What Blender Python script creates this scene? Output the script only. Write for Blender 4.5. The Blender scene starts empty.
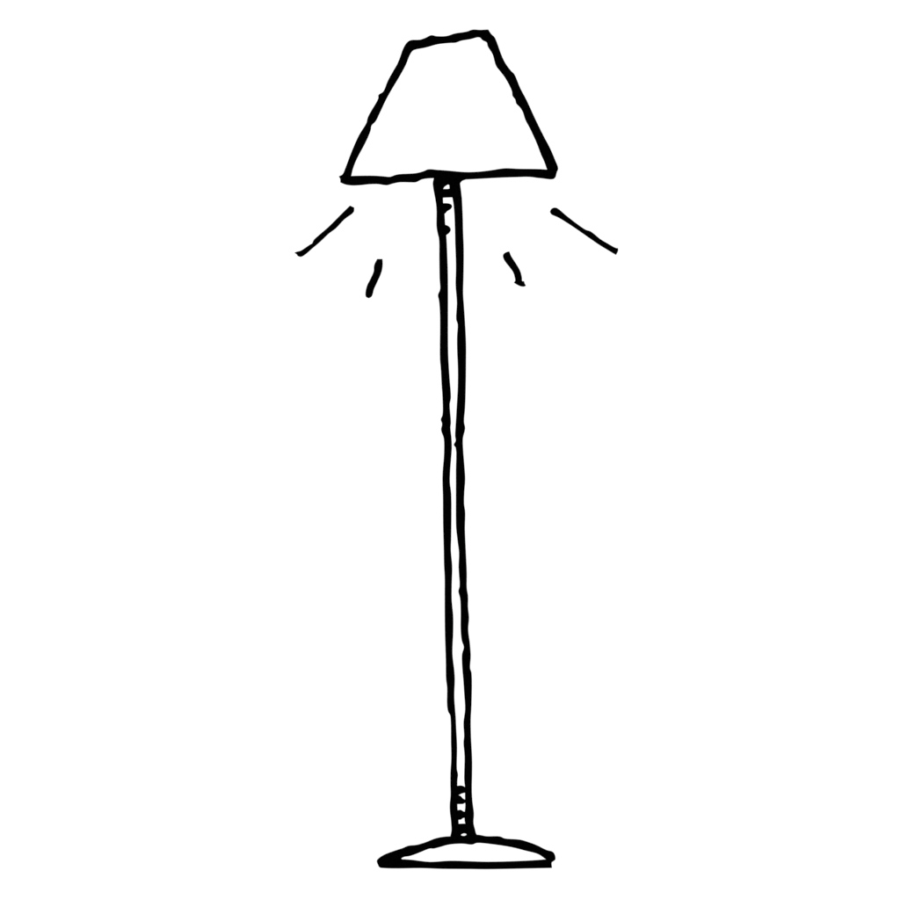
# A marker drawing of a floor lamp on a sheet of white paper.
# Units: the drawing is 0.9 m wide; one unit of the traced outlines is 1 mm on the sheet.
import bpy, math
from mathutils import Vector
from mathutils.geometry import tessellate_polygon

S = 0.001
INK = 0.00024          # height of the ink film's top above the paper
INK_LOW = 0.00020      # strokes that run under another stroke
FILL = 0.00009         # white inside of the lamp

scene = bpy.context.scene
col = scene.collection

# ------------------------------------------------------------------ materials
def material(name, build):
    m = bpy.data.materials.new(name)
    m.use_nodes = True
    nt = m.node_tree
    build(nt, nt.nodes['Principled BSDF'])
    return m

def _paper(nt, b):
    tc = nt.nodes.new('ShaderNodeTexCoord')
    n1 = nt.nodes.new('ShaderNodeTexNoise'); n1.inputs['Scale'].default_value = 90; n1.inputs['Detail'].default_value = 8
    n2 = nt.nodes.new('ShaderNodeTexNoise'); n2.inputs['Scale'].default_value = 6
    ramp = nt.nodes.new('ShaderNodeValToRGB')
    ramp.color_ramp.elements[0].color = (0.855, 0.855, 0.85, 1)
    ramp.color_ramp.elements[1].color = (0.885, 0.885, 0.885, 1)
    bump = nt.nodes.new('ShaderNodeBump'); bump.inputs['Strength'].default_value = 0.08; bump.inputs['Distance'].default_value = 0.0002
    nt.links.new(tc.outputs['Object'], n1.inputs['Vector']); nt.links.new(tc.outputs['Object'], n2.inputs['Vector'])
    nt.links.new(n2.outputs['Fac'], ramp.inputs['Fac']); nt.links.new(ramp.outputs['Color'], b.inputs['Base Color'])
    nt.links.new(n1.outputs['Fac'], bump.inputs['Height']); nt.links.new(bump.outputs['Normal'], b.inputs['Normal'])
    b.inputs['Roughness'].default_value = 0.95
    b.inputs['Specular IOR Level'].default_value = 0.1

def _ink(nt, b):
    tc = nt.nodes.new('ShaderNodeTexCoord')
    n = nt.nodes.new('ShaderNodeTexNoise'); n.inputs['Scale'].default_value = 400; n.inputs['Detail'].default_value = 4
    ramp = nt.nodes.new('ShaderNodeValToRGB')
    ramp.color_ramp.elements[0].position = 0.35; ramp.color_ramp.elements[0].color = (0.0001, 0.0001, 0.0001, 1)
    ramp.color_ramp.elements[1].position = 0.75; ramp.color_ramp.elements[1].color = (0.0012, 0.0012, 0.0012, 1)
    nt.links.new(tc.outputs['Object'], n.inputs['Vector']); nt.links.new(n.outputs['Fac'], ramp.inputs['Fac'])
    nt.links.new(ramp.outputs['Color'], b.inputs['Base Color'])
    b.inputs['Roughness'].default_value = 1.0
    b.inputs['Specular IOR Level'].default_value = 0.0

PAPER = material('white_paper', _paper)
BLACK = material('black_ink', _ink)

# ------------------------------------------------------------------ shape helpers
def smooth(pts, n=4, sharp=58):
    """Centripetal Catmull-Rom through a closed outline; corners turning more than `sharp` degrees stay crisp."""
    out = []; N = len(pts)
    def turn(i):
        a, b, c = Vector(pts[i-1]), Vector(pts[i]), Vector(pts[(i+1) % N])
        u, v = b-a, c-b
        if u.length < 1e-6 or v.length < 1e-6: return 0
        return math.degrees(u.angle(v))
    T = [turn(i) > sharp for i in range(N)]
    for i in range(N):
        p1, p2 = Vector(pts[i]), Vector(pts[(i+1) % N])
        p0 = Vector(pts[i-1]) if not T[i] else p1 - (p2-p1)
        p3 = Vector(pts[(i+2) % N]) if not T[(i+1) % N] else p2 + (p2-p1)
        t0 = 0; t1 = t0+max((p1-p0).length, 1e-4)**.5; t2 = t1+max((p2-p1).length, 1e-4)**.5; t3 = t2+max((p3-p2).length, 1e-4)**.5
        for k in range(n):
            t = t1+(t2-t1)*k/n
            a1 = p0*((t1-t)/(t1-t0))+p1*((t-t0)/(t1-t0))
            a2 = p1*((t2-t)/(t2-t1))+p2*((t-t1)/(t2-t1))
            a3 = p2*((t3-t)/(t3-t2))+p3*((t-t2)/(t3-t2))
            b1 = a1*((t2-t)/(t2-t0))+a2*((t-t0)/(t2-t0))
            b2 = a2*((t3-t)/(t3-t1))+a3*((t-t1)/(t3-t1))
            c = b1*((t2-t)/(t2-t1))+b2*((t-t1)/(t2-t1))
            out.append((c.x, c.y))
    return out

def area(p): return sum(p[i-1][0]*p[i][1]-p[i][0]*p[i-1][1] for i in range(len(p)))/2

def grow(l, d):
    out = []; n = len(l)
    for i in range(n):
        a, b, c = Vector(l[i-1]), Vector(l[i]), Vector(l[(i+1) % n])
        t = (b-a).normalized()+(c-b).normalized()
        if t.length < 1e-6: out.append(l[i]); continue
        t.normalize(); out.append((b.x+t.y*d, b.y-t.x*d))
    return out

def film(name, contour, mat, top, parent=None, origin=(0, 0), holes=(), bottom=0.00003, n=4):
    """A solid film with the given outline (and holes) standing `top` proud of the upright sheet (front = -Y)."""
    loops = [smooth(contour, n)] + [smooth(h, n) for h in holes]
    loops = [[((x-origin[0])*S, (origin[1]-y)*S) for x, y in l] for l in loops]
    loops = [l if (area(l) > 0) == (k == 0) else l[::-1] for k, l in enumerate(loops)]
    if mat is BLACK: loops = [grow(l, 0.13*S) for l in loops]      # ink bleeds a hair into the paper
    flat = [p for l in loops for p in l]; M = len(flat)
    tris = tessellate_polygon([[Vector((x, z, 0)) for x, z in l] for l in loops])
    vs = [(x, -top, z) for x, z in flat] + [(x, -bottom, z) for x, z in flat]
    fs = []
    for a, b, c in tris:
        A, B, C = flat[a], flat[b], flat[c]
        cr = (B[0]-A[0])*(C[1]-A[1])-(B[1]-A[1])*(C[0]-A[0])
        if abs(cr) < 1e-16: continue
        if cr < 0: b, c = c, b
        fs.append((a, b, c)); fs.append((a+M, c+M, b+M))
    k = 0
    for l in loops:
        m = len(l)
        for i in range(m):
            a, b = k+i, k+(i+1) % m
            fs.append((a, a+M, b+M, b))
        k += m
    me = bpy.data.meshes.new(name); me.from_pydata(vs, [], fs); me.update(); me.materials.append(mat)
    o = bpy.data.objects.new(name, me); col.objects.link(o)
    if parent: o.parent = parent
    return o

def shrink(pts, f):
    cx = (min(p[0] for p in pts)+max(p[0] for p in pts))/2; cy = (min(p[1] for p in pts)+max(p[1] for p in pts))/2
    return [(cx+(x-cx)*f, cy+(y-cy)*f) for x, y in pts]

# ------------------------------------------------------------------ the sheet
def box(name, x0, x1, y0, y1, z0, z1, mat):
    v = [(x, y, z) for x in (x0, x1) for y in (y0, y1) for z in (z0, z1)]
    f = [(0, 1, 3, 2), (4, 6, 7, 5), (0, 4, 5, 1), (2, 3, 7, 6), (0, 2, 6, 4), (1, 5, 7, 3)]
    me = bpy.data.meshes.new(name); me.from_pydata(v, [], f); me.update(); me.materials.append(mat)
    o = bpy.data.objects.new(name, me); col.objects.link(o); return o
paper = box('paper', -1.2, 1.2, 0.0, 0.002, -0.75, 1.65, PAPER)
paper['kind'] = 'structure'

def wpos(o): return ((o[0]-450)*S, 0, (900-o[1])*S)

# ------------------------------------------------------------------ floor lamp
OR = (465, 868.5)
lamp = bpy.data.objects.new('floor_lamp', None); col.objects.link(lamp)
lamp.location = wpos(OR); lamp.empty_display_size = 0.05
lamp['label'] = 'floor lamp in wobbly black outline, white tapered shade, thin pole and low domed base'
lamp['category'] = 'floor lamp'

SHADE_OUT = [(403.2,48.9),(406.5,43.2),(410.4,40.4),(420,39.8),(425.6,37.9),(431.3,35.3),(436.7,36.3),(446.7,36.1),(454.4,33.7),(466.7,31.7),(472.8,29.7),(480,30),(488.2,29.6),
 (491.1,34),(494.4,37.2),(496.7,42.2),(501.1,54.4),(505,62.8),(511.1,71.1),(514.2,74.2),(520,87.8),(526.8,100.8),(534.6,117.8),(543.3,135.6),(550,148.3),(555,160),(558,168.3),(556.7,172.2),
 (555,177.6),(552.2,179.1),(543.3,178.3),(536.7,177.6),(528.9,176.7),(517.8,176.9),(497.8,177.6),(472.2,179),(456,179.6),(440,178.6),(434.4,178),(422.2,179.1),(416.1,182),(411.7,182.2),(400,182.1),
 (393.3,183.3),(387.2,185),(383.3,184.7),(377.8,183.9),(368.9,184.1),(360,185),(352.2,185.3),(345.6,184.4),(340.4,182.3),(340.3,178.9),(338.9,176.4),(342.6,174.4),(345.6,167.8),
 (351.1,153.3),(358.9,135.6),(366.5,123),(367.8,117.8),(370.6,112.2),(377.2,101.1),(378.5,97.8),(378.6,95),(383.3,91.7),(387.8,81.1),(393.3,71.1),(397.2,64.4),(400,57.8)]
SHADE_IN = [(414.4,49.7),(425.6,47.4),(437.8,44.1),(450,42.8),(455.6,42.5),(461.1,40.6),(470,39.1),(479.4,37.2),(482.8,40.2),(486.9,42.4),(487.8,46.1),(492.8,54.4),(496.1,65.6),
 (501.1,72.2),(505.6,78.3),(512,91.1),(512.6,95.8),(515.3,99.4),(516.3,103.3),(520,107.2),(522.8,111.7),(525.6,120),(530,128.3),(536.7,142.8),(541.1,154.4),(544.4,161.7),(547.2,169.6),
 (536.7,169.1),(518.9,168.9),(504.4,168.4),(492.2,170.2),(480,171.7),(468.9,172.2),(462.2,172),(446.7,170.6),(437.8,170),(428.3,169.4),(423.3,171.4),(415.6,173.3),(400,174.2),(395.6,175),
 (390,176.9),(383.3,176.4),(374.4,175.8),(355.6,175.9),(351.1,176.1),(352.8,168.9),(356.7,158.9),(364.4,144.4),(368.3,136.1),(370.6,130),(371.4,125.6),(375.6,121.1),(380,112.2),(385.6,100.3),
 (390.6,91.1),(398.9,77.2),(405.6,65),(409.4,55.6),(412.2,51.1)]
shade = film('lamp_shade', shrink(SHADE_OUT, .985), PAPER, FILL, lamp, OR)
film('outline', SHADE_OUT, BLACK, INK, shade, OR, [SHADE_IN])

# pole: the two wobbly side lines, each given by its left and right edge from top to bottom
LL = [(434.7,176),(433,182.2),(433.1,186.1),(436.1,203.3),(436.7,211.1),(436.7,226.7),(437.8,233.3),(439.1,238.9),(439.4,258.3),(439.7,278.3),(440.2,289.4),(438.1,295),(439.1,300.6),(440,311.7),
 (440.2,325),(440.1,359.4),(440.9,368.3),(441.7,383.9),(442.6,397.2),(442.6,415),(440.9,419.4),(442.2,423.9),(441.2,430),(443.9,438.3),(444.1,455),(442.8,471.7),(442.6,482.8),(443,495),
 (443.2,522.8),(443.9,550.6),(444.1,563.9),(444.8,577.2),(444.8,595),(445,629.4),(445.9,660.6),(446.2,679.4),(447.2,687.2),(447.2,705),(448.3,711.7),(450.2,715),(450.9,721.7),(451.1,741.7),
 (451.4,758.3),(450.6,772.5),(450.5,784),(450.7,795.7),(449.9,804.2),(450,811.2),(451.1,820.6),(451.6,830.7),(450.5,836.1),(450,839)]
LR = [(442.8,176),(442.8,190),(443.1,203.3),(444.4,213.3),(445.1,224.4),(446.2,235.3),(447,251),(447.7,271.7),(447.9,291.7),(447.9,343.9),(448.3,359.4),(449.4,377.2),(450.8,397.2),(450.3,400.6),
 (449.6,404.2),(449.8,409.4),(450.8,422.8),(450.3,427.2),(451.4,438.3),(451.7,448.3),(451,458.3),(450,471.7),(449.8,482.8),(451.1,493.9),(451.1,537.2),(450.8,550.6),(452.1,566.1),(451.7,583.9),
 (451.7,600.6),(453.1,616.1),(453.1,631.7),(452.4,653.9),(454.2,670.6),(454.7,679),(454.2,697.2),(455.6,717.2),(456.1,728.3),(457,747.2),(456.8,769),(457.9,774.7),(457.3,780.1),(457.3,806),
 (458.5,822),(458.5,839)]
RL = [(449.6,176),(449.6,188),(452.4,197.2),(453.9,206.7),(454.7,218.9),(455.2,236),(455.3,243),(455.9,258.3),(456,271.7),(455.7,285),(457,302.8),(456.3,319.4),(457.8,324.2),(457.2,336.1),(457.2,348.3),
 (458,368.3),(457.9,387.2),(457,403.9),(455.9,422.8),(455.2,436.1),(455.8,440.8),(453.9,444.8),(455.8,447.8),(456,471.7),(456,505),(456,517.2),(456.3,528.3),(457.8,541.7),(459.1,552.8),
 (458.7,567.2),(459.7,586.1),(458.5,591.3),(460.2,598.3),(460.8,611.7),(460.8,629.4),(461.9,640.6),(463.9,647.2),(462.2,653.9),(462.2,665),(463.4,680),(464.2,691.7),(465.2,709.4),(463.6,722.8),
 (464.2,736.1),(463.6,742.8),(464.7,756.1),(464.4,772),(464.3,779.3),(465.1,787.9),(465.1,796.4),(465.4,806.6),(464.7,813.6),(465.2,823),(467.8,826.5),(468,839)]
RR = [(459.6,176),(460,183.3),(461.7,197.8),(462.6,216.7),(463,232.2),(463.6,249),(463.4,275),(463,293.9),(463.9,307.2),(465,323.9),(465.9,342.8),(465.9,365),(465.6,387.2),(465,407),(463.9,421.7),
 (465,428.3),(462.8,438.3),(463,449.4),(464.2,465),(465.1,479.4),(464.2,491.7),(464,503.9),(465.1,512.2),(464.8,528.3),(465.7,550.6),(466.7,572.8),(466.7,588),(467.9,596.1),(467.9,607.2),
 (468.9,617.8),(468.1,629.4),(469.8,643.9),(470.6,656.1),(470,668.3),(471.4,673),(471.3,706.1),(470.6,719.4),(470.9,737.2),(472,759.4),(472,772),(471.7,789.4),(472.3,801.1),(473.8,813.6),
 (473.4,822.9),(474.8,829.1),(476.3,834.2),(478.5,836),(477,839)]
pole = film('pole', [(x+2, y) for x, y in LL]+[(x-2, y) for x, y in RR[::-1]], PAPER, FILL*.8, lamp, OR, n=2)
for L_, R_ in ((LL, LR), (RL, RR)):
    film('side_line', L_+R_[::-1], BLACK, INK_LOW, pole, OR)
LOW2 = 0.00016
cap = film('neck', [(434.6,176),(462,175.5),(468,178),(465,179.6),(462,180.8),(460.2,183),(458,187),(450.5,187),(449.4,185.2),(448,184.3),(446,185.6),(444.2,187),(442.8,188.9),(438,189),(434.2,184)], BLACK, LOW2, pole, OR)
RINGS = [
 [(439,188.9),(447.8,189),(450,188.5),(456,188),(457,197),(452.4,197.2),(443.1,197.6),(439,198)],
 [(440,203.4),(448,203.4),(451.2,204.6),(452,206.6),(450.6,208.9),(447.2,211.1),(444.5,213.8),(440,215)],
 [(440,222),(445,224.7),(448.3,226.1),(450.2,228),(450.6,230),(449.4,232.4),(446.3,234.8),(440,236)],
 [(454,785.6),(457.3,785.9),(460.4,785.6),(463.1,786.1),(464.9,787.2),(468,788),(468,792),(463.9,792.9),(461.2,793.7),(458.4,795.1),(454,795.1)],
 [(454,795.3),(458.4,795.4),(460.4,796),(463,798.6),(464.9,799.6),(468,799.4),(468,803),(464.7,802.9),(463.1,803.8),(457.3,804),(454,804)],
 [(454,811),(457.7,810.3),(460.9,810),(463.6,811.6),(468,812.4),(468,817),(463.9,817.8),(462.3,818.4),(461.2,819.4),(458.7,819.8),(454,821)],
]
for r in RINGS: film('ring_mark', r, BLACK, LOW2, pole, OR)
film('ring_mark', [(453.5,823.9),(458.4,823.9),(465.2,823.7),(469,824),(471,840.5),(452,840.5)], BLACK, LOW2, pole, OR,
     [[(460.6,835),(462,833.9),(464,833.3),(466,833.7),(466.8,834.6),(465.4,835.7),(463.6,836),(461.8,835.7)]])

BASE_OUT = [(376.9,860.9),(378.9,858.3),(383.9,855),(392.2,851.7),(403.3,848),(408.3,845.9),(416.7,845),(425.6,842.4),(434.4,838.9),(441.1,837.3),(450.2,836.5),(458,837.6),(468,837.6),(477,834.9),
 (486.7,836.4),(500,836.6),(504.4,838.5),(520,839.8),(527.8,842),(536.7,845.3),(546.7,850.2),(552.2,851.7),(554.3,853.9),(555.3,859.2),(553.3,861.1),(551.6,862.4),(551.9,867.8),(547.8,867.9),
 (514.4,868.6),(486.7,869.1),(470,868.9),(442.2,868.7),(420,868),(397.8,868.3),(384.4,868),(379.6,867.2),(378,864.4)]
BASE_IN = [(401.2,858.2),(404.4,856.7),(408.9,856.1),(414.4,854.4),(420,852.2),(430,848.4),(433.3,848.5),(440,846.9),(447.8,844.7),(456.7,843.7),(464.4,843.7),(469.4,844.4),(472.6,844.4),(476.7,842.9),
 (492.2,844.1),(512.2,847.2),(525.6,850.6),(535.6,853.1),(540,855),(546.1,859.4),(536.7,860.2),(514.4,861.3),(486.7,861.9),(470,861.4),(450,860.9),(432.2,862),(425.6,861.7),(412.2,860),
 (405.6,859.5),(401.8,859.2)]
base = film('base', shrink(BASE_OUT, .975), PAPER, FILL, lamp, OR)
film('outline', BASE_OUT, BLACK, INK, base, OR, [BASE_IN])

# ------------------------------------------------------------------ the four rays of light
RAYS = [
 ('long slanting ray stroke with a hooked lower end, left of the lamp pole',
  [(350,205.7),(354.1,207.7),(353.5,212),(344.4,219.1),(335.6,228.3),(328.9,233.3),(320,241.7),(312.2,248.3),(304.4,254.9),(300.6,256.7),(297.8,255.7),(296.7,254.2),(294.6,252.8),(297.2,251.7),
   (300.6,250.9),(310,244.7),(312.1,243.6),(313.9,240),(320,234.4),(328.9,226.7),(340,215.6)]),
 ('short thick S-curved ray stroke with rounded foot, left of the lamp pole',
  [(377.2,259.1),(382.4,259.1),(382.4,266.7),(380.9,273.3),(376.7,282.8),(373.9,288.9),(371.7,296.1),(368.9,298.1),(366.1,296.7),(365.6,293.3),(367.2,285.6),(370.6,278.9),(373.9,271.1),(374.2,265.6)]),
 ('long straight ray stroke sloping down from a round end, right of the lamp pole',
  [(550,211.8),(551.3,209.2),(554,207.8),(557,208.2),(566,215.5),(577,224),(586,230),(590,231.2),(594,234),(600,239),(608,243.8),(616,248.1),(617.8,248.2),(618,250.5),(616,254.8),(608,250),
   (599,244.5),(586,235.5),(570,224.5),(558,217.2),(551.5,214.2)]),
 ('short bent ray stroke ending in a small pointed foot, right of the lamp pole',
  [(503.1,256.3),(503.6,254.2),(505.8,252.5),(509.2,251.4),(510.8,255.6),(513.9,260.6),(517.8,266.7),(520.3,271.7),(521.7,277.2),(521.9,281.1),(524,281.4),(524.6,283.6),(525.8,285.6),
   (524.2,286.4),(520.6,286.1),(516.1,283.9),(514,282.5),(515.3,280.8),(515,277.8),(513.3,272.2),(509.4,266.7),(504.7,260.6)]),
]
for label, pts in RAYS:
    c = (sum(p[0] for p in pts)/len(pts), sum(p[1] for p in pts)/len(pts))
    o = film('light_ray', pts, BLACK, INK, None, c)
    o.location = wpos(c)
    o['label'] = label; o['category'] = 'light ray'; o['group'] = 'light rays drawn under the shade'

# ------------------------------------------------------------------ light: soft even studio light, paper exposed to pure white
w = bpy.data.worlds.new('World'); scene.world = w; w.use_nodes = True
w.node_tree.nodes['Background'].inputs['Color'].default_value = (1, 1, 1, 1)
w.node_tree.nodes['Background'].inputs['Strength'].default_value = 1.0
sun = bpy.data.lights.new('key_light', 'SUN'); sun.energy = 1.5; sun.angle = math.radians(20)
so = bpy.data.objects.new('key_light', sun); col.objects.link(so); so.rotation_euler = (math.radians(60), 0, math.radians(-20))
vs = scene.view_settings
vs.view_transform = 'Standard'; vs.look = 'None'; vs.gamma = 1; vs.use_curve_mapping = False; vs.exposure = -0.14

# ------------------------------------------------------------------ camera
cam = bpy.data.cameras.new('camera'); cam.lens = 85; cam.sensor_width = 36; cam.clip_start = 0.01; cam.clip_end = 100
co = bpy.data.objects.new('camera', cam); col.objects.link(co)
co.location = (0, -(0.9*85/36) - INK, 0.45); co.rotation_euler = (math.radians(90), 0, 0)
scene.camera = co
scene.render.resolution_x = scene.render.resolution_y = 1024
scene.cycles.filter_width = 1.5
